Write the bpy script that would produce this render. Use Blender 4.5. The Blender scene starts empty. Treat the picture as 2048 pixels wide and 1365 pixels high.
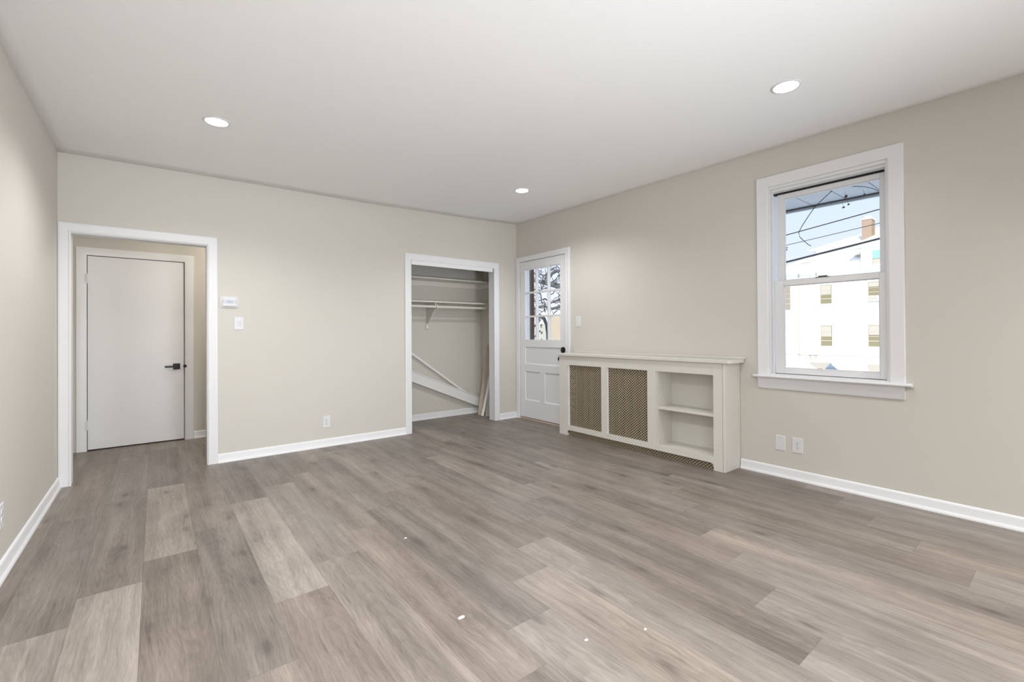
import bpy, bmesh, math, random
from mathutils import Vector, Matrix

random.seed(7)
scene = bpy.context.scene
col = scene.collection
PI = math.pi

# ------------------------------------------------------------------ room measures (metres)
D = 5.039      # front face of the far wall
XR = 4.060     # face of the right wall
XL = -0.608    # face of the left wall
YB = -3.40     # face of the wall behind the viewer
EYE = 1.2

# ------------------------------------------------------------------ camera
f_px, yaw, pitch, roll, cy = 904.4269, 0.6677, 0.0054, -0.0062, -20.4694
F = Vector((math.sin(yaw) * math.cos(pitch), math.cos(yaw) * math.cos(pitch), math.sin(pitch)))
R0 = Vector((math.cos(yaw), -math.sin(yaw), 0))
U0 = R0.cross(F)
Rv = R0 * math.cos(roll) + U0 * math.sin(roll)
Uv = -R0 * math.sin(roll) + U0 * math.cos(roll)
cam_data = bpy.data.cameras.new('camera')
cam = bpy.data.objects.new('camera', cam_data)
col.objects.link(cam)
M = Matrix((Rv, Uv, -F)).transposed().to_4x4()
M.translation = Vector((0, 0, EYE))
cam.matrix_world = M
cam_data.sensor_width = 36
cam_data.lens = f_px / 2048 * 36
cam_data.shift_y = cy / 2048
cam_data.clip_start = 0.05
cam_data.clip_end = 400
scene.camera = cam

# ------------------------------------------------------------------ view, sky, sun, added fill lights
scene.view_settings.view_transform = 'Standard'
scene.view_settings.look = 'None'
scene.view_settings.gamma = 1
scene.view_settings.use_curve_mapping = False
scene.view_settings.exposure = 0.06

world = bpy.data.worlds.new('winter_sky')
scene.world = world
world.use_nodes = True
wn = world.node_tree
wn.nodes.clear()
w_out = wn.nodes.new('ShaderNodeOutputWorld')
w_bg = wn.nodes.new('ShaderNodeBackground')
w_tc = wn.nodes.new('ShaderNodeTexCoord')
w_sep = wn.nodes.new('ShaderNodeSeparateXYZ')
w_ramp = wn.nodes.new('ShaderNodeValToRGB')
wn.links.new(w_tc.outputs['Generated'], w_sep.inputs[0])
wn.links.new(w_sep.outputs['Z'], w_ramp.inputs[0])
wn.links.new(w_ramp.outputs[0], w_bg.inputs[0])
wn.links.new(w_bg.outputs[0], w_out.inputs[0])
w_ramp.color_ramp.elements[0].position = 0.03
w_ramp.color_ramp.elements[0].color = (0.78, 0.77, 0.80, 1)
w_ramp.color_ramp.elements[1].position = 0.45
w_ramp.color_ramp.elements[1].color = (0.50, 0.63, 0.86, 1)
e = w_ramp.color_ramp.elements.new(0.17)
e.color = (0.62, 0.70, 0.86, 1)
w_bg.inputs[1].default_value = 1.30


def lamp(name, kind, loc, target, energy, color=(1, 1, 1), **kw):
    d = bpy.data.lights.new(name, kind)
    d.energy = energy
    d.color = color
    for k, v in kw.items():
        setattr(d, k, v)
    o = bpy.data.objects.new(name, d)
    col.objects.link(o)
    o.location = loc
    o.rotation_euler = (Vector(target) - Vector(loc)).to_track_quat('-Z', 'Y').to_euler()
    return o


lamp('low_winter_sun', 'SUN', (-20, -8, 14), (0, 0, 0), 4.2, (1.0, 0.95, 0.87), angle=0.009)
# added fill at the right wall beside the viewer; no window there
lamp('side_fill', 'AREA', (XR - 0.03, -1.75, 1.6), (-0.6, 1.2, 1.6), 31, (0.92, 0.955, 1.0),
     shape='RECTANGLE', size=1.1, size_y=1.6)

# added fill thrown up at the ceiling behind the viewer, no real lamp
lamp('ceiling_bounce_fill', 'AREA', (0.7, -0.95, 0.5), (0.7, -0.90, 3.0), 16, (0.90, 0.945, 1.0),
     shape='RECTANGLE', size=2.2, size_y=1.3)

# added soft fill aimed at the far end of the room, no real lamp
lamp('far_end_fill', 'SPOT', (0.2, -0.9, 1.9), (2.9, 5.0, 1.9), 145, (0.92, 0.955, 1.0), shadow_soft_size=0.6,
     spot_size=math.radians(95), spot_blend=1.0)
lamp('left_wall_fill', 'SPOT', (3.9, -1.2, 1.6), (-0.6, 4.0, 1.3), 260, (0.94, 0.965, 1.0), shadow_soft_size=0.5,
     spot_size=math.radians(60), spot_blend=1.0)  # added fill to brighten the left wall
lamp('far_ceiling_fill', 'SPOT', (1.6, -2.6, 0.6), (1.2, 3.9, 2.7), 500, (0.92, 0.955, 1.0), shadow_soft_size=0.5,
     spot_size=math.radians(80), spot_blend=1.0)  # added fill to lift the far ceiling
# the hall has a ceiling lamp of its own, out of view to the right
lamp('hall_lamp', 'POINT', (1.1, 5.75, 2.3), (1.1, 5.75, 0), 19, (1.0, 0.93, 0.82), shadow_soft_size=0.10)

# ------------------------------------------------------------------ materials


def mat(name, base=(0.8, 0.8, 0.8), rough=0.5, metallic=0.0, bump=None, var=None, spec=0.5, coat=0.0):
    """bump = (scale, strength, distance); var = (scale, amount) soft paint unevenness"""
    m = bpy.data.materials.new(name)
    m.use_nodes = True
    nt = m.node_tree
    b = nt.nodes['Principled BSDF']
    b.inputs['Base Color'].default_value = (*base, 1)
    b.inputs['Roughness'].default_value = rough
    b.inputs['Metallic'].default_value = metallic
    b.inputs['Specular IOR Level'].default_value = spec
    b.inputs['Coat Weight'].default_value = coat
    tc = nt.nodes.new('ShaderNodeTexCoord')
    if bump:
        n = nt.nodes.new('ShaderNodeTexNoise')
        n.inputs['Scale'].default_value = bump[0]
        n.inputs['Detail'].default_value = 3
        nt.links.new(tc.outputs['Object'], n.inputs['Vector'])
        bp = nt.nodes.new('ShaderNodeBump')
        bp.inputs['Strength'].default_value = bump[1]
        bp.inputs['Distance'].default_value = bump[2]
        nt.links.new(n.outputs['Fac'], bp.inputs['Height'])
        nt.links.new(bp.outputs[0], b.inputs['Normal'])
    if var:
        n2 = nt.nodes.new('ShaderNodeTexNoise')
        n2.inputs['Scale'].default_value = var[0]
        n2.inputs['Detail'].default_value = 2
        nt.links.new(tc.outputs['Object'], n2.inputs['Vector'])
        mx = nt.nodes.new('ShaderNodeMix')
        mx.data_type = 'RGBA'
        mx.inputs[6].default_value = (*[c * (1 - var[1]) for c in base], 1)
        mx.inputs[7].default_value = (*[min(1, c * (1 + var[1])) for c in base], 1)
        nt.links.new(n2.outputs['Fac'], mx.inputs[0])
        nt.links.new(mx.outputs[2], b.inputs['Base Color'])
    return m


M_wall = mat('greige_wall_paint', (0.608, 0.581, 0.527), 0.62, bump=(220, 0.12, 0.002), var=(1.3, 0.015))
M_ceil = mat('white_ceiling_paint', (0.88, 0.88, 0.88), 0.8, bump=(160, 0.10, 0.002), var=(0.8, 0.01))
M_trim = mat('white_gloss_trim_paint', (0.775, 0.775, 0.785), 0.48, bump=(90, 0.03, 0.001))
M_door = mat('white_door_paint', (0.80, 0.80, 0.81), 0.38, bump=(40, 0.05, 0.002))
M_cab = mat('cream_cabinet_paint', (0.655, 0.635, 0.58), 0.36, bump=(90, 0.03, 0.001))
M_shelf = mat('cream_shelf_paint', (0.72, 0.70, 0.645), 0.42, bump=(90, 0.03, 0.001))
M_plastic = mat('white_plastic', (0.70, 0.70, 0.71), 0.45)
M_black = mat('matte_black_metal', (0.025, 0.024, 0.024), 0.38, metallic=0.6)
M_dark = mat('dark_slot_and_shade', (0.02, 0.02, 0.02), 0.8)  # also paints the shade behind the cabinet grilles
M_grey = mat('grey_button_plastic', (0.30, 0.30, 0.32), 0.5)
M_gap = mat('weatherstrip_and_gap_shade', (0.09, 0.07, 0.055), 0.8)  # also colours the shade strip under the lower sash
M_sill = mat('worn_wood_threshold', (0.50, 0.42, 0.34), 0.6, bump=(80, 0.3, 0.003))
M_hinge = mat('painted_hinge', (0.78, 0.78, 0.78), 0.4)
M_rawwood = mat('weathered_raw_board', (0.52, 0.43, 0.33), 0.7, bump=(50, 0.3, 0.003), var=(12, 0.15))
M_greyboard = mat('dusty_grey_board', (0.46, 0.42, 0.37), 0.7, bump=(50, 0.3, 0.003), var=(12, 0.12))
M_whiteboard = mat('white_primed_board', (0.80, 0.79, 0.77), 0.5, bump=(50, 0.15, 0.003))
M_chip = mat('white_paint_chip', (0.85, 0.84, 0.82), 0.7)
M_steel = mat('dark_steel', (0.12, 0.12, 0.12), 0.45, metallic=0.8)
M_soffit = mat('blue_grey_aluminium_soffit', (0.56, 0.60, 0.62), 0.5, var=(6, 0.10))
M_siding = mat('white_siding', (0.86, 0.85, 0.82), 0.7)
M_snow = mat('snow', (0.90, 0.90, 0.90), 0.8, bump=(3, 0.4, 0.05))
M_shingle = mat('grey_brown_shingle', (0.30, 0.26, 0.21), 0.9)
M_brick = mat('tan_brick', (0.50, 0.34, 0.20), 0.85)
M_winglass = mat('house_window_glass', (0.24, 0.215, 0.12), 0.4)
M_blind = mat('cream_window_blind', (0.46, 0.42, 0.355), 0.7)
M_blueglass = mat('teal_window_glass', (0.28, 0.46, 0.50), 0.25)
M_bark = mat('dark_bark', (0.10, 0.075, 0.055), 0.9, bump=(30, 0.6, 0.02))
M_post = mat('dark_brown_stained_post', (0.050, 0.033, 0.026), 0.8)
M_branch = mat('grey_bark', (0.12, 0.12, 0.12), 0.9, bump=(40, 0.5, 0.01))
M_fence = mat('weathered_fence', (0.42, 0.42, 0.36), 0.85, var=(8, 0.12))
M_beigewall = mat('beige_stucco', (0.46, 0.39, 0.29), 0.85, var=(1.2, 0.12))
M_cable = mat('black_cable', (0.03, 0.03, 0.035), 0.7)
M_blueroof = mat('blue_grey_roof', (0.20, 0.26, 0.33), 0.8)
M_rust = mat('rust_brown', (0.42, 0.20, 0.09), 0.8)
M_leaf = mat('dry_leaf', (0.10, 0.08, 0.06), 0.8)
M_everg = mat('evergreen', (0.06, 0.12, 0.09), 0.9)


def add_window_glass():
    m = bpy.data.materials.new('clear_window_glass')
    m.use_nodes = True
    nt = m.node_tree
    nt.nodes.clear()
    o = nt.nodes.new('ShaderNodeOutputMaterial')
    t = nt.nodes.new('ShaderNodeBsdfTransparent')
    t.inputs[0].default_value = (0.97, 0.98, 0.98, 1)
    g = nt.nodes.new('ShaderNodeBsdfGlossy')
    g.inputs['Roughness'].default_value = 0.02
    fr = nt.nodes.new('ShaderNodeFresnel')
    fr.inputs[0].default_value = 1.12
    mx = nt.nodes.new('ShaderNodeMixShader')
    nt.links.new(fr.outputs[0], mx.inputs[0])
    nt.links.new(t.outputs[0], mx.inputs[1])
    nt.links.new(g.outputs[0], mx.inputs[2])
    nt.links.new(mx.outputs[0], o.inputs[0])
    return m


M_glass = add_window_glass()


def emit(name, color, s):
    m = bpy.data.materials.new(name)
    m.use_nodes = True
    b = m.node_tree.nodes['Principled BSDF']
    b.inputs['Base Color'].default_value = (0.9, 0.9, 0.9, 1)
    b.inputs['Emission Color'].default_value = (*color, 1)
    b.inputs['Emission Strength'].default_value = s
    return m


M_led = emit('lit_led_diffuser', (1.0, 0.97, 0.93), 14)
M_lcd = emit('thermostat_lcd', (0.6, 0.7, 0.8), 0.02)
M_lcd.node_tree.nodes['Principled BSDF'].inputs['Base Color'].default_value = (0.50, 0.56, 0.62, 1)


def math_node(nt, op, a, b=None, c=None):
    n = nt.nodes.new('ShaderNodeMath')
    n.operation = op
    for i, v in enumerate((a, b, c)):
        if v is None:
            continue
        if isinstance(v, (int, float)):
            n.inputs[i].default_value = v
        else:
            nt.links.new(v, n.inputs[i])
    return n.outputs[0]


def grille_material():
    """woven/perforated metal sheet: staggered holes through a bronze coloured sheet"""
    m = bpy.data.materials.new('perforated_bronze_sheet')
    m.use_nodes = True
    nt = m.node_tree
    b = nt.nodes['Principled BSDF']
    b.inputs['Base Color'].default_value = (0.40, 0.335, 0.235, 1)
    b.inputs['Metallic'].default_value = 0.35
    b.inputs['Roughness'].default_value = 0.42
    tc = nt.nodes.new('ShaderNodeTexCoord')
    s = nt.nodes.new('ShaderNodeSeparateXYZ')
    nt.links.new(tc.outputs['Object'], s.inputs[0])
    a = math_node(nt, 'COSINE', math_node(nt, 'MULTIPLY', s.outputs['Y'], 2 * PI / 0.0330))
    c = math_node(nt, 'COSINE', math_node(nt, 'MULTIPLY', s.outputs['Z'], 2 * PI / 0.0270))
    p = math_node(nt, 'MULTIPLY', a, c)
    hole = math_node(nt, 'GREATER_THAN', p, 0.16)
    tr = nt.nodes.new('ShaderNodeBsdfTransparent')
    mx = nt.nodes.new('ShaderNodeMixShader')
    out = nt.nodes['Material Output']
    nt.links.new(hole, mx.inputs[0])
    nt.links.new(b.outputs[0], mx.inputs[1])
    nt.links.new(tr.outputs[0], mx.inputs[2])
    nt.links.new(mx.outputs[0], out.inputs[0])
    return m


M_grille = grille_material()


def brick_material():
    m = bpy.data.materials.new('chimney_brick')
    m.use_nodes = True
    nt = m.node_tree
    b = nt.nodes['Principled BSDF']
    b.inputs['Roughness'].default_value = 0.9
    tc = nt.nodes.new('ShaderNodeTexCoord')
    mp = nt.nodes.new('ShaderNodeMapping')
    mp.inputs['Rotation'].default_value = (PI / 2, 0, PI / 2)
    bt = nt.nodes.new('ShaderNodeTexBrick')
    bt.inputs['Color1'].default_value = (0.42, 0.28, 0.16, 1)
    bt.inputs['Color2'].default_value = (0.34, 0.21, 0.11, 1)
    bt.inputs['Mortar'].default_value = (0.36, 0.27, 0.2, 1)
    bt.inputs['Scale'].default_value = 2.0
    nt.links.new(tc.outputs['Object'], mp.inputs[0])
    nt.links.new(mp.outputs[0], bt.inputs['Vector'])
    nt.links.new(bt.outputs[0], b.inputs['Base Color'])
    return m


M_chimney = brick_material()


def roof_snow_material():
    """snow covered shingles with bare patches showing through"""
    m = bpy.data.materials.new('snowy_shingle_roof')
    m.use_nodes = True
    nt = m.node_tree
    b = nt.nodes['Principled BSDF']
    b.inputs['Roughness'].default_value = 0.8
    tc = nt.nodes.new('ShaderNodeTexCoord')
    mp = nt.nodes.new('ShaderNodeMapping')
    mp.inputs['Scale'].default_value = (0.3, 0.35, 1.6)
    n = nt.nodes.new('ShaderNodeTexNoise')
    n.inputs['Scale'].default_value = 1.5
    n.inputs['Detail'].default_value = 6
    n.inputs['Roughness'].default_value = 0.65
    r = nt.nodes.new('ShaderNodeValToRGB')
    r.color_ramp.elements[0].position = 0.365
    r.color_ramp.elements[0].color = (0.40, 0.35, 0.28, 1)
    r.color_ramp.elements[1].position = 0.42
    r.color_ramp.elements[1].color = (0.90, 0.90, 0.90, 1)
    nt.links.new(tc.outputs['Object'], mp.inputs[0])
    nt.links.new(mp.outputs[0], n.inputs['Vector'])
    nt.links.new(n.outputs['Fac'], r.inputs[0])
    nt.links.new(r.outputs[0], b.inputs['Base Color'])
    return m


M_roof = roof_snow_material()


def floor_material():
    m = bpy.data.materials.new('greige_oak_vinyl_plank')
    m.use_nodes = True
    nt = m.node_tree
    L = nt.links
    b = nt.nodes['Principled BSDF']
    uv = nt.nodes.new('ShaderNodeUVMap')
    uv.uv_map = 'plank'
    at = nt.nodes.new('ShaderNodeAttribute')
    at.attribute_name = 'tone'
    su = nt.nodes.new('ShaderNodeSeparateXYZ')
    L.new(uv.outputs[0], su.inputs[0])
    u, v = su.outputs[0], su.outputs[1]            # metres across / along the plank
    sa = nt.nodes.new('ShaderNodeSeparateColor')
    L.new(at.outputs['Color'], sa.inputs[0])
    tone, rnd, rnd2 = sa.outputs[0], sa.outputs[1], sa.outputs[2]
    off = math_node(nt, 'MULTIPLY', rnd, 37.0)

    def vec(x, y, z):
        c = nt.nodes.new('ShaderNodeCombineXYZ')
        for i, q in enumerate((x, y, z)):
            if isinstance(q, (int, float)):
                c.inputs[i].default_value = q
            else:
                L.new(q, c.inputs[i])
        return c.outputs[0]

    def noise(vector, scale, detail=3, rough=0.55, dist=0.0):
        n = nt.nodes.new('ShaderNodeTexNoise')
        n.inputs['Scale'].default_value = scale
        n.inputs['Detail'].default_value = detail
        n.inputs['Roughness'].default_value = rough
        n.inputs['Distortion'].default_value = dist
        L.new(vector, n.inputs['Vector'])
        return n.outputs['Fac']

    def mul(a, b_):
        return math_node(nt, 'MULTIPLY', a, b_)

    def add(a, b_):
        return math_node(nt, 'ADD', a, b_)

    def cen(a, k):
        return mul(math_node(nt, 'SUBTRACT', a, 0.5), k)

    # slow wobble of the grain direction
    wob = noise(vec(mul(u, 5.0), mul(v, 2.4), off), 1.0, 3)
    uw = add(u, cen(wob, 0.045))
    band = noise(vec(mul(uw, 8.0), mul(v, 0.7), off), 1.0, 2)             # broad tone bands
    blotch = noise(vec(mul(u, 9.0), mul(v, 4.0), add(off, 9.0)), 1.0, 3)   # cloudy patches
    streak = noise(vec(mul(uw, 55.0), mul(v, 1.5), off), 1.0, 4, 0.65)     # streaks
    fine = noise(vec(mul(uw, 330.0), mul(v, 16.0), off), 1.0, 2, 0.6)      # pores
    crack = noise(vec(mul(uw, 75.0), mul(v, 5.0), add(off, 4.0)), 1.0, 2, 0.5)
    crack = math_node(nt, 'MAXIMUM', mul(math_node(nt, 'SUBTRACT', crack, 0.61), 6.0), 0.0)
    crack = math_node(nt, 'MINIMUM', crack, 1.0)
    # cathedral figure: long nested arcs centred in some planks
    ring = nt.nodes.new('ShaderNodeTexWave')
    ring.wave_type = 'RINGS'
    ring.rings_direction = 'Z'
    ring.wave_profile = 'SAW'
    ring.inputs['Scale'].default_value = 1.0
    ring.inputs['Distortion'].default_value = 3.0
    ring.inputs['Detail'].default_value = 2.0
    ring.inputs['Detail Scale'].default_value = 1.2
    vv = add(v, mul(rnd, -1.5))
    L.new(vec(mul(math_node(nt, 'SUBTRACT', uw, add(0.06, mul(rnd2, 0.12))), 26.0), mul(vv, 3.0), 0.0), ring.inputs['Vector'])
    vor = nt.nodes.new('ShaderNodeTexVoronoi')
    vor.inputs['Scale'].default_value = 1.0
    L.new(vec(mul(uw, 6.0), mul(v, 2.2), off), vor.inputs['Vector'])
    knot = math_node(nt, 'MAXIMUM', math_node(nt, 'SUBTRACT', 1.0, mul(vor.outputs['Distance'], 7.0)), 0.0)
    halo = math_node(nt, 'MAXIMUM', math_node(nt, 'SUBTRACT', 1.0, mul(vor.outputs['Distance'], 2.6)), 0.0)

    t = add(cen(tone, 0.66), 0.47)
    t = add(t, cen(band, 0.85))
    t = add(t, cen(blotch, 0.42))
    t = add(t, cen(streak, 0.72))
    t = add(t, cen(fine, 0.50))
    t = add(t, cen(ring.outputs['Fac'], 0.10))
    t = math_node(nt, 'SUBTRACT', t, mul(knot, 0.40))
    t = math_node(nt, 'SUBTRACT', t, mul(halo, 0.16))
    t = math_node(nt, 'SUBTRACT', t, mul(crack, 0.26))
    ramp = nt.nodes.new('ShaderNodeValToRGB')
    cr = ramp.color_ramp
    cr.elements[0].position = 0.0
    cr.elements[0].color = (0.104, 0.085, 0.071, 1)
    cr.elements[1].position = 1.0
    cr.elements[1].color = (0.385, 0.332, 0.282, 1)
    q = cr.elements.new(0.30)
    q.color = (0.168, 0.139, 0.117, 1)
    q = cr.elements.new(0.62)
    q.color = (0.252, 0.213, 0.182, 1)
    L.new(t, ramp.inputs[0])
    # fine dark joint between planks
    eu = math_node(nt, 'MINIMUM', u, math_node(nt, 'SUBTRACT', 0.233, u))
    hv = nt.nodes.new('ShaderNodeUVMap')
    hv.uv_map = 'ends'
    se = nt.nodes.new('ShaderNodeSeparateXYZ')
    L.new(hv.outputs[0], se.inputs[0])
    ev = math_node(nt, 'MINIMUM', se.outputs[0], se.outputs[1])
    ed = math_node(nt, 'MINIMUM', eu, ev)
    seam = math_node(nt, 'LESS_THAN', ed, 0.0009)
    mx = nt.nodes.new('ShaderNodeMix')
    mx.data_type = 'RGBA'
    mx.blend_type = 'MULTIPLY'
    L.new(math_node(nt, 'MULTIPLY', seam, 0.45), mx.inputs[0])
    L.new(ramp.outputs[0], mx.inputs[6])
    mx.inputs[7].default_value = (0.25, 0.22, 0.2, 1)
    hs = nt.nodes.new('ShaderNodeHueSaturation')
    L.new(mx.outputs[2], hs.inputs['Color'])
    L.new(math_node(nt, 'ADD', 0.86, math_node(nt, 'MULTIPLY', rnd2, 0.24)), hs.inputs['Saturation'])
    L.new(hs.outputs[0], b.inputs['Base Color'])
    rr = math_node(nt, 'ADD', 0.36, math_node(nt, 'MULTIPLY', streak, 0.10))
    L.new(rr, b.inputs['Roughness'])
    bp = nt.nodes.new('ShaderNodeBump')
    bp.inputs['Strength'].default_value = 0.25
    bp.inputs['Distance'].default_value = 0.0015
    L.new(math_node(nt, 'SUBTRACT', fine, math_node(nt, 'MULTIPLY', seam, 1.5)), bp.inputs['Height'])
    L.new(bp.outputs[0], b.inputs['Normal'])
    return m


M_floor = floor_material()

# ------------------------------------------------------------------ mesh helpers


class MB:
    """collects verts/faces in world coordinates"""

    def __init__(self):
        self.v = []
        self.f = []

    def box(self, x0, x1, y0, y1, z0, z1):
        b = len(self.v)
        self.v += [(x, y, z) for z in (z0, z1) for y in (y0, y1) for x in (x0, x1)]
        for q in ((0, 2, 3, 1), (4, 5, 7, 6), (0, 1, 5, 4), (2, 6, 7, 3), (0, 4, 6, 2), (1, 3, 7, 5)):
            self.f.append(tuple(b + i for i in q))
        return self

    def poly(self, pts, close=True):
        b = len(self.v)
        self.v += [tuple(p) for p in pts]
        self.f.append(tuple(range(b, b + len(pts))))
        return self

    def prism(self, pts, ext):
        """planar outline pts extruded by vector ext"""
        b = len(self.v)
        n = len(pts)
        e = Vector(ext)
        self.v += [tuple(p) for p in pts] + [tuple(Vector(p) + e) for p in pts]
        self.f.append(tuple(b + i for i in range(n))[::-1])
        self.f.append(tuple(b + n + i for i in range(n)))
        for i in range(n):
            j = (i + 1) % n
            self.f.append((b + i, b + j, b + n + j, b + n + i))
        return self

    def strip(self, rings, caps=True):
        """rings: list of equally long closed loops, joined one to the next"""
        b = len(self.v)
        n = len(rings[0])
        for r in rings:
            self.v += [tuple(p) for p in r]
        for k in range(len(rings) - 1):
            for i in range(n):
                j = (i + 1) % n
                self.f.append((b + k * n + i, b + k * n + j, b + (k + 1) * n + j, b + (k + 1) * n + i))
        if caps:
            self.f.append(tuple(b + i for i in range(n))[::-1])
            self.f.append(tuple(b + (len(rings) - 1) * n + i for i in range(n)))
        return self

    def tube(self, pts, r, seg=10):
        pts = [Vector(p) for p in pts]
        rs = r if isinstance(r, (list, tuple)) else [r] * len(pts)
        rings = []
        ref = Vector((0, 0, 1))
        for i, p in enumerate(pts):
            d = (pts[min(i + 1, len(pts) - 1)] - pts[max(i - 1, 0)]).normalized()
            a = d.cross(ref)
            if a.length < 0.05:
                a = d.cross(Vector((0, 1, 0)))
            a.normalize()
            c = d.cross(a).normalized()
            rings.append([p + (a * math.cos(t) + c * math.sin(t)) * rs[i]
                          for t in [2 * PI * k / seg for k in range(seg)]])
        return self.strip(rings)

    def lathe(self, origin, axis, prof, seg=28):
        """prof: (distance along axis, radius)"""
        o = Vector(origin)
        ax = Vector(axis).normalized()
        a = ax.cross(Vector((0, 0, 1)))
        if a.length < 0.05:
            a = Vector((1, 0, 0))
        a.normalize()
        c = ax.cross(a)
        rings = [[o + ax * h + (a * math.cos(t) + c * math.sin(t)) * max(r, 1e-5)
                  for t in [2 * PI * k / seg for k in range(seg)]] for h, r in prof]
        return self.strip(rings)


def build(name, mb, m, parent=None, loc=None, bevel=0.0, smooth=False, bevel_seg=2):
    """one mesh object; world-space verts are stored relative to the thing's own base"""
    if parent is not None:
        base = Vector(parent['_base'])
    elif loc is not None:
        base = Vector(loc)
    else:
        xs = [v[0] for v in mb.v]; ys = [v[1] for v in mb.v]; zs = [v[2] for v in mb.v]
        base = Vector(((min(xs) + max(xs)) / 2, (min(ys) + max(ys)) / 2, min(zs)))
    me = bpy.data.meshes.new(name)
    me.from_pydata([tuple(Vector(v) - base) for v in mb.v], [], mb.f)
    me.materials.append(m)
    bm = bmesh.new()
    bm.from_mesh(me)
    bmesh.ops.recalc_face_normals(bm, faces=bm.faces)
    bm.to_mesh(me)
    bm.free()
    me.update()
    o = bpy.data.objects.new(name, me)
    col.objects.link(o)
    o['_base'] = tuple(base)
    if parent is not None:
        o.parent = parent
    else:
        o.location = base
    if bevel:
        bv = o.modifiers.new('bevel', 'BEVEL')
        bv.width = bevel
        bv.segments = bevel_seg
        bv.limit_method = 'ANGLE'
        bv.angle_limit = math.radians(40)
        bv.harden_normals = False
    if smooth:
        for p in me.polygons:
            p.use_smooth = True
        try:
            me.set_sharp_from_angle(angle=math.radians(38))
        except Exception:
            pass
    return o


def thing(name, label, cat, loc, group=None):
    o = bpy.data.objects.new(name, None)
    o.empty_display_size = 0.05
    col.objects.link(o)
    o.location = loc
    o['_base'] = tuple(loc)
    o['label'] = label
    o['category'] = cat
    if group:
        o['group'] = group
    return o


def tag(o, label, cat, group=None):
    o['label'] = label
    o['category'] = cat
    if group:
        o['group'] = group
    return o


def struct(name, mb, m, parent=None, **kw):
    o = build(name, mb, m, parent, **kw)
    if parent is None:
        o['kind'] = 'structure'
    return o


def struct_root(name, loc, label=None):
    o = bpy.data.objects.new(name, None)
    o.empty_display_size = 0.05
    col.objects.link(o)
    o.location = loc
    o['_base'] = tuple(loc)
    o['kind'] = 'structure'
    return o


# wall frames: map (along, out of the wall into the room, up) to the world
def on_back(y):
    return lambda a, h, z: (a, y - h, z)


def on_right(x):
    return lambda a, h, z: (x - h, a, z)


def on_left(x):
    return lambda a, h, z: (x + h, a, z)


def casing(mb, fr, a0, a1, zb, zt, prof, closed=False):
    """mitred trim round an opening; prof = [(outward, proud of the wall)] as a closed loop"""
    if closed:
        rings = []
        for (ca, cz, sa, sz) in ((a0, zb, -1, -1), (a0, zt, -1, 1), (a1, zt, 1, 1), (a1, zb, 1, -1), (a0, zb, -1, -1)):
            rings.append([fr(ca + sa * u, h, cz + sz * u) for u, h in prof])
        mb.strip(rings, caps=False)
    else:
        rings = [[fr(a0 - u, h, zb) for u, h in prof],
                 [fr(a0 - u, h, zt + u) for u, h in prof],
                 [fr(a1 + u, h, zt + u) for u, h in prof],
                 [fr(a1 + u, h, zb) for u, h in prof]]
        mb.strip(rings)
    return mb


def run(mb, fr, a0, a1, prof):
    """straight moulding; prof = [(height, proud)] closed loop"""
    mb.strip([[fr(a0, h, z) for z, h in prof], [fr(a1, h, z) for z, h in prof]])
    return mb


BASE_PROF = [(0.0, 0.0), (0.0, 0.024), (0.008, 0.0235), (0.016, 0.020), (0.021, 0.0145), (0.026, 0.0125),
             (0.066, 0.0115), (0.074, 0.010), (0.081, 0.006), (0.084, 0.0)]
CASE_PROF = [(0.0, 0.0), (0.0, 0.012), (0.004, 0.016), (0.010, 0.0165), (0.014, 0.0125), (0.020, 0.0125),
             (0.060, 0.018), (0.074, 0.019), (0.079, 0.016), (0.080, 0.0)]

# ------------------------------------------------------------------ floor
ROW0, ROW_W, LEN = 0.415, 0.233, 1.508
TONES = {
    -4: [(2.603, .75), (4.087, .35), (9, .55)],
    -3: [(2.855, .85), (4.325, .35), (9, .60)],
    -2: [(1.58, .5), (3.096, .36), (4.538, .86), (9, .35)],
    -1: [(1.813, .62), (3.365, .40), (4.86, .45), (9, .55)],
    0: [(0.72, .5), (2.247, .60), (3.758, .88), (9, .36)],
    1: [(2.50, .60), (4.007, .66), (9, .36)],
    2: [(1.22, .5), (2.781, .56), (4.211, .62), (9, .42)],
    3: [(1.453, .76), (3.031, .34), (4.54, .46), (9, .6)],
    4: [(0.20, .5), (1.721, .84), (3.282, .46), (4.8, .62), (9, .4)],
    5: [(0.45, .6), (1.973, .74), (3.498, .46), (9, .45)],
    6: [(0.647, .78), (2.220, .38), (3.72, .40), (9, .5)],
    7: [(0.907, .70), (2.47, .36), (3.965, .66), (9, .4)],
    8: [(1.161, .84), (2.755, .62), (4.181, .42), (9, .45)],
    9: [(1.413, .82), (2.92, .45), (4.425, .40), (9, .62)],
    10: [(0.16, .6), (1.673, .55), (3.18, .68), (4.7, .4), (9, .35)],
    11: [(0.348, .82), (1.929, .48), (3.485, .62), (9, .42)],
    12: [(0.591, .66), (2.168, .60), (3.67, .36), (9, .45)],
    13: [(0.85, .6), (2.35, .40), (3.9, .42), (9, .5)],
    14: [(1.085, .68), (2.6, .36), (4.1, .35), (9, .4)],
    15: [(1.351, .58), (2.86, .36), (9, .5)],
}


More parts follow.
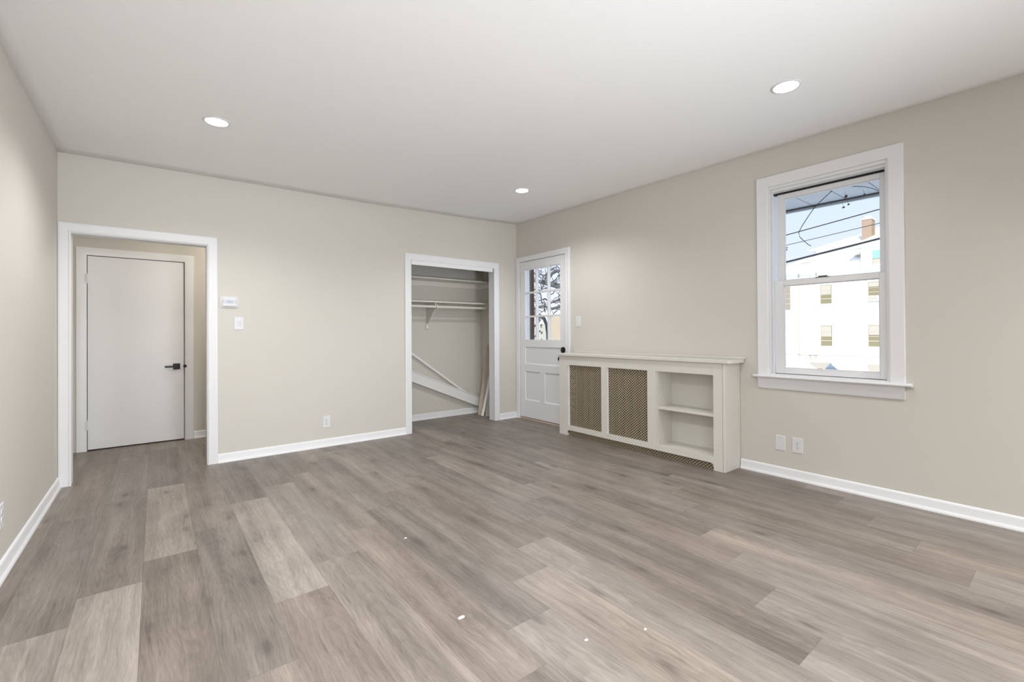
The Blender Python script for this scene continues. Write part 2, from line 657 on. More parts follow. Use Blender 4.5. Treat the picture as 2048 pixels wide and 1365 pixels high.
def make_floor():
    me = bpy.data.meshes.new('floor')
    vs, fs, uvs, ends, tones = [], [], [], [], []
    ymin, ymax = YB - 0.2, 6.60
    for k in range(-10, 18):
        x0 = ROW0 + ROW_W * k
        x1 = x0 + ROW_W
        if k in TONES:
            cuts = [c for c, _ in TONES[k][:-1]]
            tt = [t for _, t in TONES[k]]
        else:
            cuts, tt = [(0.99 + 0.243 * (k - 1)) % LEN], [random.uniform(.3, .8), random.uniform(.3, .8)]
        while cuts[0] - LEN > ymin:
            cuts.insert(0, cuts[0] - LEN)
            tt.insert(0, random.uniform(.35, .8))
        while cuts[-1] + LEN < ymax:
            cuts.append(cuts[-1] + LEN)
            tt.append(random.uniform(.35, .7))
        ys = [ymin] + cuts + [ymax]
        for i in range(len(ys) - 1):
            a, b = ys[i], ys[i + 1]
            n = len(vs)
            vs += [(x0, a, 0), (x1, a, 0), (x1, b, 0), (x0, b, 0)]
            fs.append((n, n + 1, n + 2, n + 3))
            uvs += [(0, 0), (ROW_W, 0), (ROW_W, b - a), (0, b - a)]
            ends += [(0, b - a), (0, b - a), (b - a, 0), (b - a, 0)]
            c = (tt[i], random.random(), random.random(), 1)
            tones += [c] * 4
    # solid slab below the planks
    me.from_pydata(vs, [], fs)
    u1 = me.uv_layers.new(name='plank')
    me.uv_layers.new(name='ends')
    u1, u2 = me.uv_layers['plank'], me.uv_layers['ends']
    me.color_attributes.new(name='tone', type='FLOAT_COLOR', domain='CORNER')
    u1, u2, ca = me.uv_layers['plank'], me.uv_layers['ends'], me.color_attributes['tone']
    for i in range(len(uvs)):
        u1.data[i].uv = uvs[i]
        u2.data[i].uv = ends[i]
        ca.data[i].color = tones[i]
    me.materials.append(M_floor)
    o = bpy.data.objects.new('floor', me)
    col.objects.link(o)
    o['kind'] = 'structure'
    return o


make_floor()
# foundation slab that closes the floor off from below
struct('foundation_slab', MB().box(-2.0, 4.33, YB - 0.25, 6.70, -0.30, -0.003), M_fence)

# ------------------------------------------------------------------ ceiling (old plaster, slightly uneven)
CX = [-0.61, -0.36, 0.73, 1.92, 3.28, 3.77, 4.06]
CZ = [2.662, 2.667, 2.680, 2.689, 2.724, 2.744, 2.757]


def ceil_z(x, y):
    x = max(CX[0], min(CX[-1], x))
    for i in range(len(CX) - 1):
        if x <= CX[i + 1]:
            t = (x - CX[i]) / (CX[i + 1] - CX[i])
            z = CZ[i] * (1 - t) + CZ[i + 1] * t
            break
    w = max(0, (x + 0.61) / 4.67)
    return z - 0.030 * w * (1 - max(-0.3, min(1, y / 4.2)))


def make_ceiling():
    mb = MB()
    nx, ny = 40, 40
    X = [XL - 0.05 + (XR + 0.1 - XL) * i / nx for i in range(nx + 1)]
    Y = [YB - 0.05 + (D + 0.1 - YB) * j / ny for j in range(ny + 1)]
    for y in Y:
        for x in X:
            mb.v.append((x, y, ceil_z(x, y)))
    for j in range(ny):
        for i in range(nx):
            a = j * (nx + 1) + i
            mb.f.append((a, a + 1, a + nx + 2, a + nx + 1))
    o = struct('ceiling', mb, M_ceil, smooth=True)
    s = o.modifiers.new('thick', 'SOLIDIFY')
    s.thickness = 0.06
    # flip so that thickness grows upwards
    if o.data.polygons[0].normal.z > 0:
        s.offset = 1
    else:
        s.offset = -1
    return o


make_ceiling()
struct('sun_block_roof', MB().box(-2.0, 4.33, YB - 0.25, 6.70, 2.86, 3.0), M_fence)  # unseen roof slab added to keep the sun out of the rooms

# ------------------------------------------------------------------ walls
WT = 2.86
# hall opening x -.535..0.385, z 2.04 ; closet opening x 2.41..3.67, z 2.11
w = MB()
w.box(-2.0, -0.549, D, D + 0.12, 0, WT)
w.box(-0.549, 0.389, D, D + 0.12, 2.042, WT)
w.box(0.389, 2.406, D, D + 0.12, 0, WT)
w.box(2.406, 3.676, D, D + 0.12, 2.112, WT)
w.box(3.676, XR + 0.2, D, D + 0.12, 0, WT)
struct('wall_back', w, M_wall)

# right wall: window y .853..1.653 z .83..2.416 ; entry door y 4.045..4.965 z ..2.20
w = MB()
Y0, Y1 = 0.838, 1.668
w.box(XR, XR + 0.2, YB - 0.2, Y0, 0, WT)
w.box(XR, XR + 0.2, Y0, Y1, 0, 0.815)
w.box(XR, XR + 0.2, Y0, Y1, 2.43, WT)
w.box(XR, XR + 0.2, Y1, 4.030, 0, WT)
w.box(XR, XR + 0.2, 4.030, 4.985, 2.215, WT)
w.box(XR, XR + 0.2, 4.985, D, 0, WT)
w.box(XR, XR + 0.2, D + 0.12, 6.6, 0, WT)
struct('wall_right', w, M_wall)

struct('wall_left', MB().box(XL - 0.2, XL, YB - 0.2, D, 0, WT), M_wall)
w = MB()
w.box(XL - 0.2, XR + 0.2, YB - 0.2, YB, 0, WT)
struct('wall_rear', w, M_wall)

# hall behind the doorway
HB = 6.43
w = MB()
w.box(-0.90, -0.566, HB, HB + 0.12, 0, WT)
w.box(-0.566, 0.270, HB, HB + 0.12, 2.048, WT)
w.box(0.270, 2.0, HB, HB + 0.12, 0, WT)
struct('wall_hall_back', w, M_wall)
struct('wall_hall_left', MB().box(-0.90, -0.70, D + 0.12, HB, 0, WT), M_wall)
struct('wall_hall_right', MB().box(1.85, 2.0, D + 0.12, HB, 0, WT), M_wall)
struct('ceiling_hall', MB().box(-0.70, 1.85, D + 0.12, HB, 2.45, 2.5), M_ceil)

# closet
CB = 5.735
CR = 3.925
struct('wall_closet_back', MB().box(2.0, XR, CB, CB + 0.10, 0, WT), M_wall)
struct('wall_closet_right', MB().box(CR, XR, D + 0.12, CB, 0, WT), M_wall)
struct('ceiling_closet', MB().box(2.0, CR, D + 0.12, CB, 2.52, 2.57), M_ceil)

# baseboards
b = MB()
run(b, on_back(D), 0.457, 2.344, BASE_PROF)
run(b, on_back(D), 3.738, XR - 0.002, BASE_PROF)
struct('baseboard_back', b, M_trim, smooth=True)
b = MB()
run(b, on_right(XR), YB, 1.890, BASE_PROF)
run(b, on_right(XR), 3.905, 3.972, BASE_PROF)
struct('baseboard_right', b, M_trim, smooth=True)
b = MB()
run(b, on_left(XL), YB, D - 0.004, BASE_PROF)
struct('baseboard_left', b, M_trim, smooth=True)
struct('baseboard_closet', run(MB(), on_back(CB), 2.0, CR, BASE_PROF), M_trim, smooth=True)
b = MB()
run(b, on_back(HB), 0.350, 1.85, BASE_PROF)
struct('baseboard_hall', b, M_trim, smooth=True)

# ------------------------------------------------------------------ hall doorway frame
t = MB()
PR = [(0.0, 0.0), (0.0, 0.012), (0.004, 0.017), (0.012, 0.0175), (0.016, 0.013), (0.022, 0.013),
      (0.060, 0.018), (0.072, 0.0185), (0.076, 0.016), (0.077, 0.0)]
casing(t, on_back(D), -0.530, 0.380, 0.0, 2.034, PR)
t.box(-0.549, -0.534, D - 0.002, D + 0.125, 0, 2.042)
t.box(0.374, 0.389, D - 0.002, D + 0.125, 0, 2.042)
t.box(-0.534, 0.374, D - 0.002, D + 0.125, 2.028, 2.042)
struct('trim_3', t, M_trim, smooth=True)

# closet frame with its fascia board
t = MB()
casing(t, on_back(D), 2.424, 3.656, 0.0, 2.090, [(u * 1.03, h) for u, h in CASE_PROF])
t.box(2.406, 2.420, D - 0.002, D + 0.125, 0, 2.112)
t.box(3.662, 3.676, D - 0.002, D + 0.125, 0, 2.112)
t.box(2.420, 3.662, D - 0.002, D + 0.125, 2.098, 2.112)
t.box(2.428, 3.634, D - 0.010, D + 0.012, 2.040, 2.098)
struct('trim_4', t, M_trim, smooth=True)

# ------------------------------------------------------------------ hall door (door_1)
d1 = struct_root('door_1', (-0.148, HB, 0))
t = MB()
casing(t, on_back(HB), -0.560, 0.266, 0.0, 2.042, [(u * 1.0, h * 0.9) for u, h in
       [(0.0, 0.0), (0.0, 0.012), (0.003, 0.0145), (0.060, 0.017), (0.078, 0.017), (0.081, 0.014), (0.082, 0.0)]])
t.box(-0.566, -0.560, HB - 0.002, HB + 0.11, 0, 2.048)
t.box(0.264, 0.270, HB - 0.002, HB + 0.11, 0, 2.048)
t.box(-0.560, 0.264, HB - 0.002, HB + 0.11, 2.042, 2.048)
build('door_frame', t, M_door, d1, smooth=True)
build('door_slab', MB().box(-0.555, 0.258, HB + 0.002, HB + 0.042, 0.012, 2.036), M_door, d1, bevel=0.002)
build('door_stop', MB().box(-0.560, 0.264, HB + 0.046, HB + 0.06, 0.0, 2.042), M_gap, d1)
h = build('handle_rosette', MB().box(0.158, 0.222, HB - 0.008, HB + 0.002, 0.812, 0.878), M_black, d1, bevel=0.0015)
build('lever', MB().tube([(0.190, HB - 0.006, 0.845), (0.190, HB - 0.050, 0.845)], 0.010, 14)
      .box(0.082, 0.204, HB - 0.060, HB - 0.046, 0.836, 0.856), M_black, h, bevel=0.002)
build('strike_plate', MB().box(0.2585, 0.2635, HB - 0.006, HB + 0.01, 0.80, 0.89)
      .lathe((0.268, HB - 0.0155, 0.845), (0, 1, 0), [(0, 0.002), (0.001, 0.016), (0.006, 0.018)], 16), M_black, d1)
for z in (1.80, 0.27):
    build('hinge', MB().tube([(-0.559, HB - 0.016, z - 0.05), (-0.559, HB - 0.016, z + 0.05)], 0.006, 10)
          .box(-0.575, -0.559, HB - 0.0165, HB - 0.0150, z - 0.045, z + 0.045), M_hinge, d1)

# ------------------------------------------------------------------ entry door (door_2), half glazed
d2 = struct_root('door_2', (XR, 4.5, 0))
EY0, EY1, ET = 4.048, 4.958, 2.196
t = MB()
casing(t, on_right(XR), EY0 - 0.004, EY1 + 0.004, 0.0, ET + 0.004,
       [(0.0, 0.0), (0.0, 0.012), (0.004, 0.016), (0.010, 0.0165), (0.014, 0.0125), (0.020, 0.0125),
        (0.050, 0.018), (0.068, 0.019), (0.073, 0.016), (0.0735, 0.0)])
t.box(XR - 0.002, XR + 0.18, EY0 - 0.018, EY0 - 0.004, 0, ET + 0.018)
t.box(XR - 0.002, XR + 0.18, EY1 + 0.004, EY1 + 0.026, 0, ET + 0.018)
t.box(XR - 0.002, XR + 0.18, EY0 - 0.004, EY1 + 0.004, ET + 0.004, ET + 0.018)
t.box(XR + 0.050, XR + 0.075, EY0 - 0.004, EY0 + 0.012, 0, ET)
t.box(XR + 0.050, XR + 0.075, EY1 - 0.012, EY1 + 0.004, 0, ET)
build('door_frame', t, M_trim, d2, smooth=True)

# leaf: stiles, rails, recessed panels, moulding
xf, xb = XR + 0.002, XR + 0.046
GY0, GY1, GZ0, GZ1 = 4.150, 4.862, 1.100, 2.088   # glazed area
leaf = MB()
leaf.box(xf, xb, EY0, GY0, 0.030, ET)
leaf.box(xf, xb, GY1, EY1, 0.030, ET)
leaf.box(xf, xb, GY0, GY1, GZ1, ET)
leaf.box(xf, xb, GY0, GY1, 1.010, GZ0)
leaf.box(xf, xb, GY0, GY1, 0.672, 0.770)
leaf.box(xf, xb, GY0, GY1, 0.030, 0.268)
leaf.box(xf, xb, 4.460, 4.556, 0.268, 0.672)
build('door_leaf', leaf, M_trim, d2)
pan = MB()


def rpanel(y0, y1, z0, z1):
    xi = xf + 0.013
    pan.box(xi, xb - 0.004, y0, y1, z0, z1)
    # sloped raised field
    e = 0.014
    f = 0.045
    a = [(xf, y0, z0), (xf, y1, z0), (xf, y1, z1), (xf, y0, z1)]
    b_ = [(xi - 0.001, y0 + e, z0 + e), (xi - 0.001, y1 - e, z0 + e), (xi - 0.001, y1 - e, z1 - e), (xi - 0.001, y0 + e, z1 - e)]
    n = len(pan.v)
    pan.v += a + b_
    for i in range(4):
        j = (i + 1) % 4
        pan.f.append((n + i, n + j, n + 4 + j, n + 4 + i))


rpanel(GY0, GY1, 0.770, 1.010)
rpanel(4.556, GY1, 0.268, 0.672)
rpanel(GY0, 4.460, 0.268, 0.672)
build('door_panels', pan, M_trim, d2)
mun = MB()
dy = (GY1 - GY0) / 3
dz = (GZ1 - GZ0) / 3
for i in (1, 2):
    mun.box(xf + 0.002, xb, GY0 + dy * i - 0.013, GY0 + dy * i + 0.013, GZ0, GZ1)
    mun.box(xf + 0.0025, xb - 0.001, GY0, GY1, GZ0 + dz * i - 0.012, GZ0 + dz * i + 0.012)
for (a0, a1, c0, c1) in ((GY0, GY0 + 0.010, GZ0, GZ1), (GY1 - 0.010, GY1, GZ0, GZ1)):
    mun.box(xf + 0.004, xb - 0.002, a0, a1, c0, c1)
for (c0, c1) in ((GZ0, GZ0 + 0.010), (GZ1 - 0.010, GZ1)):
    mun.box(xf + 0.004, xb - 0.002, GY0, GY1, c0, c1)
build('muntins', mun, M_trim, d2, bevel=0.003)
for r in range(3):
    for c in range(3):
        build('pane', MB().box(xf + 0.024, xf + 0.028, GY0 + dy * c + 0.008, GY0 + dy * (c + 1) - 0.008,
                               GZ0 + dz * r + 0.008, GZ0 + dz * (r + 1) - 0.008), M_glass, d2)
build('threshold', MB().box(XR - 0.012, XR + 0.18, EY0 - 0.004, EY1 + 0.004, 0.0, 0.020), M_sill, d2, bevel=0.003)
build('door_sweep', MB().box(XR + 0.010, XR + 0.040, EY0, EY1, 0.020, 0.031), M_gap, d2)
dbt = build('deadbolt_rose', MB().lathe((xf, 4.104, 0.982), (-1, 0, 0),
            [(0, 0.040), (0.006, 0.040), (0.012, 0.036), (0.014, 0.022), (0.020, 0.021), (0.022, 0.004)]),
            M_black, d2, smooth=True)
build('thumb_turn', MB().box(xf - 0.036, xf - 0.020, 4.100, 4.108, 0.964, 1.000), M_steel, dbt, bevel=0.002)
kn = build('knob_rose', MB().lathe((xf, 4.118, 0.872), (-1, 0, 0), [(0, 0.034), (0.006, 0.034), (0.010, 0.026)]),
           M_black, d2, smooth=True)
build('knob', MB().lathe((xf - 0.008, 4.118, 0.872), (-1, 0, 0),
      [(0, 0.012), (0.024, 0.012), (0.030, 0.024), (0.040, 0.029), (0.052, 0.026), (0.058, 0.014), (0.060, 0.002)]),
      M_black, kn, smooth=True)
for z in (1.975, 1.180, 0.340):
    build('hinge', MB().tube([(XR - 0.010, 4.964, z - 0.048), (XR - 0.010, 4.964, z + 0.048)], 0.007, 10)
          .box(XR - 0.019, XR - 0.0175, 4.966, 4.990, z - 0.045, z + 0.045), M_hinge, d2)

# ------------------------------------------------------------------ window_1, double hung
w1 = struct_root('window_1', (XR, 1.25, 0.82))
t = MB()
casing(t, on_right(XR), 0.856, 1.650, 0.838, 2.416,
       [(0.0, 0.0), (0.0, 0.010), (0.006, 0.014), (0.012, 0.0145), (0.018, 0.014), (0.075, 0.019), (0.084, 0.019), (0.088, 0.015), (0.089, 0.0)])
build('casing', t, M_trim, w1, smooth=True)
t = MB()
# box frame / jamb liner and stops
t.box(XR - 0.001, XR + 0.20, Y0, 0.853, 0.815, 2.430)
t.box(XR - 0.001, XR + 0.20, 1.653, Y1, 0.815, 2.430)
t.box(XR - 0.001, XR + 0.20, 0.853, 1.653, 2.418, 2.430)
t.box(XR + 0.002, XR + 0.020, 0.853, 0.868, 0.845, 2.418)
t.box(XR + 0.002, XR + 0.020, 1.638, 1.653, 0.845, 2.418)
t.box(XR + 0.002, XR + 0.022, 0.868, 1.638, 2.392, 2.418)
t.box(XR + 0.030, XR + 0.052, 0.853, 0.880, 0.845, 2.418)
t.box(XR + 0.030, XR + 0.052, 1.626, 1.653, 0.845, 2.418)
t.box(XR + 0.022, XR + 0.090, 0.868, 1.638, 2.372, 2.418)
build('jamb', t, M_trim, w1, bevel=0.002)
build('head_gap', MB().box(XR + 0.095, XR + 0.14, 0.860, 1.646, 2.362, 2.380), M_dark, w1)
st = MB()
st.strip([[(XR + 0.02, y, 0.838), (XR - 0.040, y, 0.838), (XR - 0.049, y, 0.834), (XR - 0.053, y, 0.826),
           (XR - 0.049, y, 0.818), (XR - 0.040, y, 0.814), (XR + 0.02, y, 0.814)] for y in (0.731, 1.767)])
st.box(XR + 0.0, XR + 0.20, Y0, Y1, 0.815, 0.846)
build('stool', st, M_trim, w1, smooth=True)
ap = MB()
run(ap, on_right(XR), 0.772, 1.738, [(0.721, 0.0), (0.722, 0.010), (0.730, 0.015), (0.790, 0.018), (0.804, 0.024), (0.814, 0.024), (0.814, 0.0)])
build('apron', ap, M_trim, w1, smooth=True)


def sash(name, xface, y0, y1, z0, z1, sl, sr, rb, rt, dep=0.030):
    s = MB()
    s.box(xface, xface + dep, y0, y0 + sr, z0, z1)
    s.box(xface, xface + dep, y1 - sl, y1, z0, z1)
    s.box(xface, xface + dep, y0 + sr, y1 - sl, z0, z0 + rb)
    s.box(xface, xface + dep, y0 + sr, y1 - sl, z1 - rt, z1)
    # glazing bead
    for (a0, a1, c0, c1) in ((y0 + sr, y0 + sr + 0.006, z0 + rb, z1 - rt), (y1 - sl - 0.006, y1 - sl, z0 + rb, z1 - rt),
                             (y0 + sr, y1 - sl, z0 + rb, z0 + rb + 0.006), (y0 + sr, y1 - sl, z1 - rt - 0.006, z1 - rt)):
        s.box(xface + 0.008, xface + dep - 0.004, a0, a1, c0, c1)
    o = build(name, s, M_trim, w1, bevel=0.0025)
    build('pane', MB().box(xface + 0.014, xface + 0.018, y0 + sr + 0.001, y1 - sl - 0.001, z0 + rb + 0.001, z1 - rt - 0.001), M_glass, o)
    return o


ls = sash('lower_sash', XR + 0.056, 0.882, 1.624, 0.850, 1.624, 0.066, 0.040, 0.046, 0.042)
build('sill_gap_shade', MB().box(XR + 0.0575, XR + 0.080, 0.883, 1.623, 0.8462, 0.8499), M_gap, w1)  # dark strip painting the shade in the gap below the sash
us = sash('upper_sash', XR + 0.100, 0.894, 1.616, 1.590, 2.359, 0.050, 0.028, 0.040, 0.040)
build('sash_lock', MB().box(XR + 0.060, XR + 0.082, 1.235, 1.325, 1.624, 1.632)
      .tube([(XR + 0.071, 1.300, 1.632), (XR + 0.071, 1.300, 1.640)], 0.010, 12)
      .box(XR + 0.066, XR + 0.076, 1.250, 1.305, 1.633, 1.640), M_steel, ls)

# ------------------------------------------------------------------ radiator cabinet
KX, KY0, KY1, KT = 3.795, 1.900, 3.905, 0.930
cab = thing('radiator_cabinet', 'cream painted wooden radiator cover cabinet with two perforated metal grilles and open shelves',
            'cabinet', (KX + 0.13, 2.9, 0))
fr = MB()
th = 0.022
x0, x1 = KX, KX + th


def rail(y0, y1, z0, z1):
    fr.box(x0, x1, y0, y1, z0, z1)


rail(3.767, KY1, 0.0, KT)          # left stile
rail(3.186, 3.258, 0.118, 0.825)   # bar between the grilles
rail(2.578, 2.672, 0.118, 0.825)   # between grille and shelves
rail(KY0 + 0.022, 2.003, 0.0, KT)  # right stile
rail(2.003, 3.767, 0.825, KT)      # top rail
# bottom rail with rounded ends
bot = [(x0, 3.767, 0.118), (x0, 3.767, 0.030)]
for i in range(7):
    a = PI / 2 * i / 6
    bot.append((x0, 3.767 - 0.014 + 0.014 * math.cos(a), 0.048 + 0.014 * math.sin(a)))
for i in range(7):
    a = PI / 2 * (6 - i) / 6
    bot.append((x0, 2.003 + 0.034 - 0.034 * math.cos(a), 0.028 + 0.034 * math.sin(a)))
bot.append((x0, 2.003, 0.118))
fr.prism(bot, (th, 0, 0))
build('front_frame', fr, M_cab, cab, bevel=0.0015)
build('corner_post', MB().box(KX - 0.0, KX + 0.024, KY0, KY0 + 0.021, 0.0, KT), M_cab, cab, bevel=0.004)
build('end_panel', MB().box(KX + 0.0242, XR - 0.004, KY0 + 0.001, KY0 + 0.019, 0.0, KT)
      .box(XR - 0.030, XR - 0.0045, KY0 - 0.004, KY0 + 0.001, 0.0, KT), M_cab, cab, bevel=0.001)
build('end_panel', MB().box(KX + 0.0222, XR - 0.004, KY1 - 0.019, KY1 - 0.001, 0.0, KT), M_cab, cab)
# top board with rounded corners
tp = []
TX, TY0, TY1 = KX - 0.022, 1.845, 3.912
tp.append((XR - 0.004, TY1, KT))
tp.append((TX + 0.008, TY1, KT))
tp.append((TX, TY1 - 0.008, KT))
for i in range(9):
    a = PI / 2 * i / 8
    tp.append((TX + 0.030 - 0.030 * math.cos(a), TY0 + 0.030 + 0.0 - 0.030 * math.sin(a), KT))
tp.append((XR - 0.060, TY0, KT))
tp.append((XR - 0.030, TY0 + 0.003, KT))
tp.append((XR - 0.004, TY0 + 0.012, KT))
build('top_board', MB().prism(tp, (0, 0, 0.028)), M_cab, cab, bevel=0.004, bevel_seg=3, smooth=True)
build('back_lip', MB().box(XR - 0.022, XR - 0.003, 1.842, 3.875, KT + 0.0285, KT + 0.048), M_cab, cab, bevel=0.003)
# inside: beads, shelves, linings
for yb in (3.752, 3.173):
    build('grille_bead', MB().box(x1 - 0.010, x1 + 0.002, yb, yb + 0.0145, 0.119, 0.824), M_trim, cab)
for (a, b_) in ((3.250, 3.775), (2.665, 3.195)):
    build('grille', MB().box(x1 + 0.003, x1 + 0.0045, a, b_, 0.110, 0.835), M_grille, cab)
build('base_grille', MB().box(x1 + 0.003, x1 + 0.0045, 2.0, 3.775, 0.0, 0.1095), M_grille, cab)
build('base_shade_sheet', MB().box(x1 + 0.030, x1 + 0.034, 2.0035, 3.767, 0.001, 0.0985), M_dark, cab)  # added dark sheet, stands in for shade behind the base grille
sh = MB()
sh.box(x1 - 0.006, XR - 0.02, 2.560, 2.578, 0.10, 0.84)      # left lining
sh.box(x1 - 0.001, XR - 0.02, 1.985, 2.003, 0.10, 0.84)      # right lining
sh.box(XR - 0.02, XR - 0.008, 1.985, 2.578, 0.10, 0.84)      # back
sh.box(x1 - 0.001, XR - 0.02, 2.003, 2.560, 0.100, 0.118)    # floor
sh.box(x1 - 0.001, XR - 0.02, 2.003, 2.560, 0.826, 0.84)     # ceiling
build('shelf_box', sh, M_cab, cab)
build('shelf', MB().box(KX + 0.012, XR - 0.0205, 2.0035, 2.5595, 0.460, 0.484), M_cab, cab, bevel=0.002)

# cast iron radiator sections, enlarged and blackened as shade behind the grilles
rad = thing('radiator', 'radiator coloured dark as shade behind the perforated grilles of the cream cabinet', 'radiator', (3.95, 3.2, 0))
for i in range(11):
    y = 2.71 + i * 0.098
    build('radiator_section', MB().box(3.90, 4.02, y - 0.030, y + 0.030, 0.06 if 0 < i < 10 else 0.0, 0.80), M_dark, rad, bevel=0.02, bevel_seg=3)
build('pipe', MB().tube([(3.96, 2.74, 0.15), (3.96, 3.68, 0.15)], 0.020, 12), M_dark, rad)

# ------------------------------------------------------------------ closet fittings
for (z, lab) in ((1.958, 'upper cream shelf across the closet, above the hanging rod shelf'),
                 (1.640, 'lower cream closet shelf directly above the hanging rod')):
    s = thing('closet_shelf', lab, 'shelf', (2.96, CB, z - 0.06), 'shelves inside the closet')
    build('shelf_board', MB().box(2.003, CR - 0.003, CB - 0.300 if z > 1.8 else CB - 0.315, CB - 0.001, z - 0.018, z), M_shelf, s, bevel=0.002)
    build('cleat', MB().box(2.003, CR - 0.003, CB - 0.018, CB - 0.0005, z - 0.085, z - 0.0185), M_shelf, s)
    build('cleat', MB().box(CR - 0.020, CR - 0.0005, CB - 0.290, CB - 0.019, z - 0.085, z - 0.0185), M_shelf, s)
RY = CB - 0.285
tag(build('closet_rod', MB().tube([(2.003, RY, 1.566), (CR - 0.021, RY, 1.566)], 0.017, 18), M_shelf, smooth=True),
    'cream painted round hanging rod under the lower closet shelf', 'closet rod')
br = MB()
bx0, bx1 = 2.985, 3.003
# curved bracket outline in the yz plane (y towards the room)
pts = [(CB - 0.0195, 1.6215), (CB - 0.0195, 1.553), (CB - 0.001, 1.553), (CB - 0.001, 1.280), (CB - 0.020, 1.280), (CB - 0.020, 1.345)]
for i in range(13):
    u = i / 12
    y = CB - 0.030 - 0.25 * u
    z = 1.345 + 0.185 * (3 * u * u - 2 * u ** 3)
    pts.append((y, z))
pts += [(RY - 0.030, 1.545), (RY - 0.034, 1.570), (RY - 0.026, 1.594), (RY - 0.016, 1.596), (RY - 0.0185, 1.566),
        (RY - 0.008, 1.547), (RY + 0.008, 1.547), (RY + 0.0185, 1.566), (RY + 0.020, 1.6215)]
br.prism([(bx0, y, z) for y, z in pts], (bx1 - bx0, 0, 0))
bk = thing('rod_bracket', 'curved cream wooden bracket holding up the closet rod and shelf', 'bracket', (2.994, CB, 1.28))
build('bracket_arm', br, M_shelf, bk, bevel=0.001)
build('wall_block', MB().box(2.972, 3.016, CB - 0.022, CB - 0.0005, 1.268, 1.325), M_shelf, bk, bevel=0.002)


def plank(name, p0, p1, width, thick, normal, m, bevel=0.002, mould=None):
    """board whose face centre line runs p0-p1; width lies across, thickness along normal"""
    p0, p1 = Vector(p0), Vector(p1)
    d = (p1 - p0).normalized()
    n = Vector(normal).normalized()
    n = (n - d * n.dot(d)).normalized()
    wv = d.cross(n)
    mb = MB()
    prof = mould or [(-0.5, 0), (0.5, 0), (0.5, 1), (-0.5, 1)]
    mb.strip([[p + wv * (width * a) + n * (thick * b_) for a, b_ in prof] for p in (p0, p1)])
    return build(name, mb, m, bevel=bevel)


# (px on the closet's back plane) long boards leaning across the back of the closet
tag(plank('leaning_trim_strip', (2.15, CB - 0.030, 1.352), (3.60, CB - 0.030, 0.330), 0.030, 0.012, (0, -1, 0), M_whiteboard),
    'thin white trim strip leaning diagonally across the closet back wall', 'trim strip')
MOULD = [(-0.5, 0), (0.5, 0), (0.5, 1), (0.44, 1.15), (0.40, 0.8), (-0.38, 0.8), (-0.42, 1.2), (-0.5, 1.2)]
wb = plank('leaning_wide_board', (2.10, CB - 0.052, 0.885), (3.865, CB - 0.052, 0.158), 0.140, 0.016, (0, -1, 0), M_whiteboard, mould=MOULD)
tag(wb, 'wide white baseboard length leaning diagonally low in the closet', 'board')
# upright boards in the right end of the closet
tag(plank('upright_board', (3.730, 5.510, 0.004), (3.897, 5.50, 1.03), 0.052, 0.015, (-0.6, -0.8, 0), M_rawwood),
    'weathered beige board standing upright against the closet side wall', 'board', 'boards standing in the closet corner')
tag(plank('upright_board', (3.722, 5.420, 0.004), (3.880, 5.41, 0.66), 0.040, 0.018, (-0.75, -0.66, 0), M_whiteboard),
    'white edged board leaning between the beige and the grey upright boards', 'board', 'boards standing in the closet corner')
tag(plank('upright_board', (3.742, 5.330, 0.004), (3.850, 5.33, 0.60), 0.062, 0.015, (-0.7, -0.7, 0), M_greyboard),
    'short dull grey brown board beside the closet door jamb', 'board', 'boards standing in the closet corner')

# ------------------------------------------------------------------ ceiling lights
for (x, y, pw, lab) in ((0.333, 3.700, 74, 'round white recessed ceiling light on the left, before the hall doorway'),
                    (3.030, 1.122, 18, 'round white recessed ceiling light nearest the viewer, towards the window'),
                    (3.054, 3.687, 72, 'small looking round recessed ceiling light in front of the closet')):
    z = ceil_z(x, y)
    c = thing('recessed_light', lab, 'ceiling light', (x, y, z), 'recessed ceiling lights')
    build('trim_ring', MB().lathe((x, y, z + 0.004), (0, 0, -1),
          [(0.0, 0.082), (0.006, 0.082), (0.009, 0.078), (0.010, 0.068), (0.004, 0.066), (0.0, 0.066)], 40), M_plastic, c, smooth=True)
    build('diffuser', MB().lathe((x, y, z + 0.002), (0, 0, -1), [(0, 0.0665), (0.0045, 0.0665), (0.006, 0.055), (0.0065, 0.01)], 40), M_led, c, smooth=True)
    lamp('ceiling_spot', 'SPOT', (x, y, z - 0.03), (x, y, 0), pw, (0.97, 0.98, 1.0), shadow_soft_size=0.06,
         spot_size=math.radians(150), spot_blend=0.7)

for (x, y) in ((0.333, 1.122), (0.333, -1.45), (3.03, -1.45)):  # further spots added out of view for brightness, without fixtures
    z = ceil_z(x, y)
    lamp('ceiling_spot', 'SPOT', (x, y, z - 0.03), (x, y, 0), 185, (0.97, 0.98, 1.0), shadow_soft_size=0.06,
         spot_size=math.radians(150), spot_blend=0.7)

# ------------------------------------------------------------------ wall devices


def plate(mb, fr_, a, z, wd, ht, t=0.006):
    """bevelled cover plate"""
    e = 0.004
    rings = []
    for (k, h) in ((0, 0.0005), (0, t - 0.003), (e, t)):
        rings.append([fr_(a - wd / 2 + k, h, z - ht / 2 + k), fr_(a + wd / 2 - k, h, z - ht / 2 + k),
                      fr_(a + wd / 2 - k, h, z + ht / 2 - k), fr_(a - wd / 2 + k, h, z + ht / 2 - k)])
    mb.strip(rings)
    return mb


def fbox(mb, fr_, a0, a1, h0, h1, z0, z1):
    rings = [[fr_(a0, h, z0), fr_(a1, h, z0), fr_(a1, h, z1), fr_(a0, h, z1)] for h in (h0, h1)]
    mb.strip(rings)
    return mb


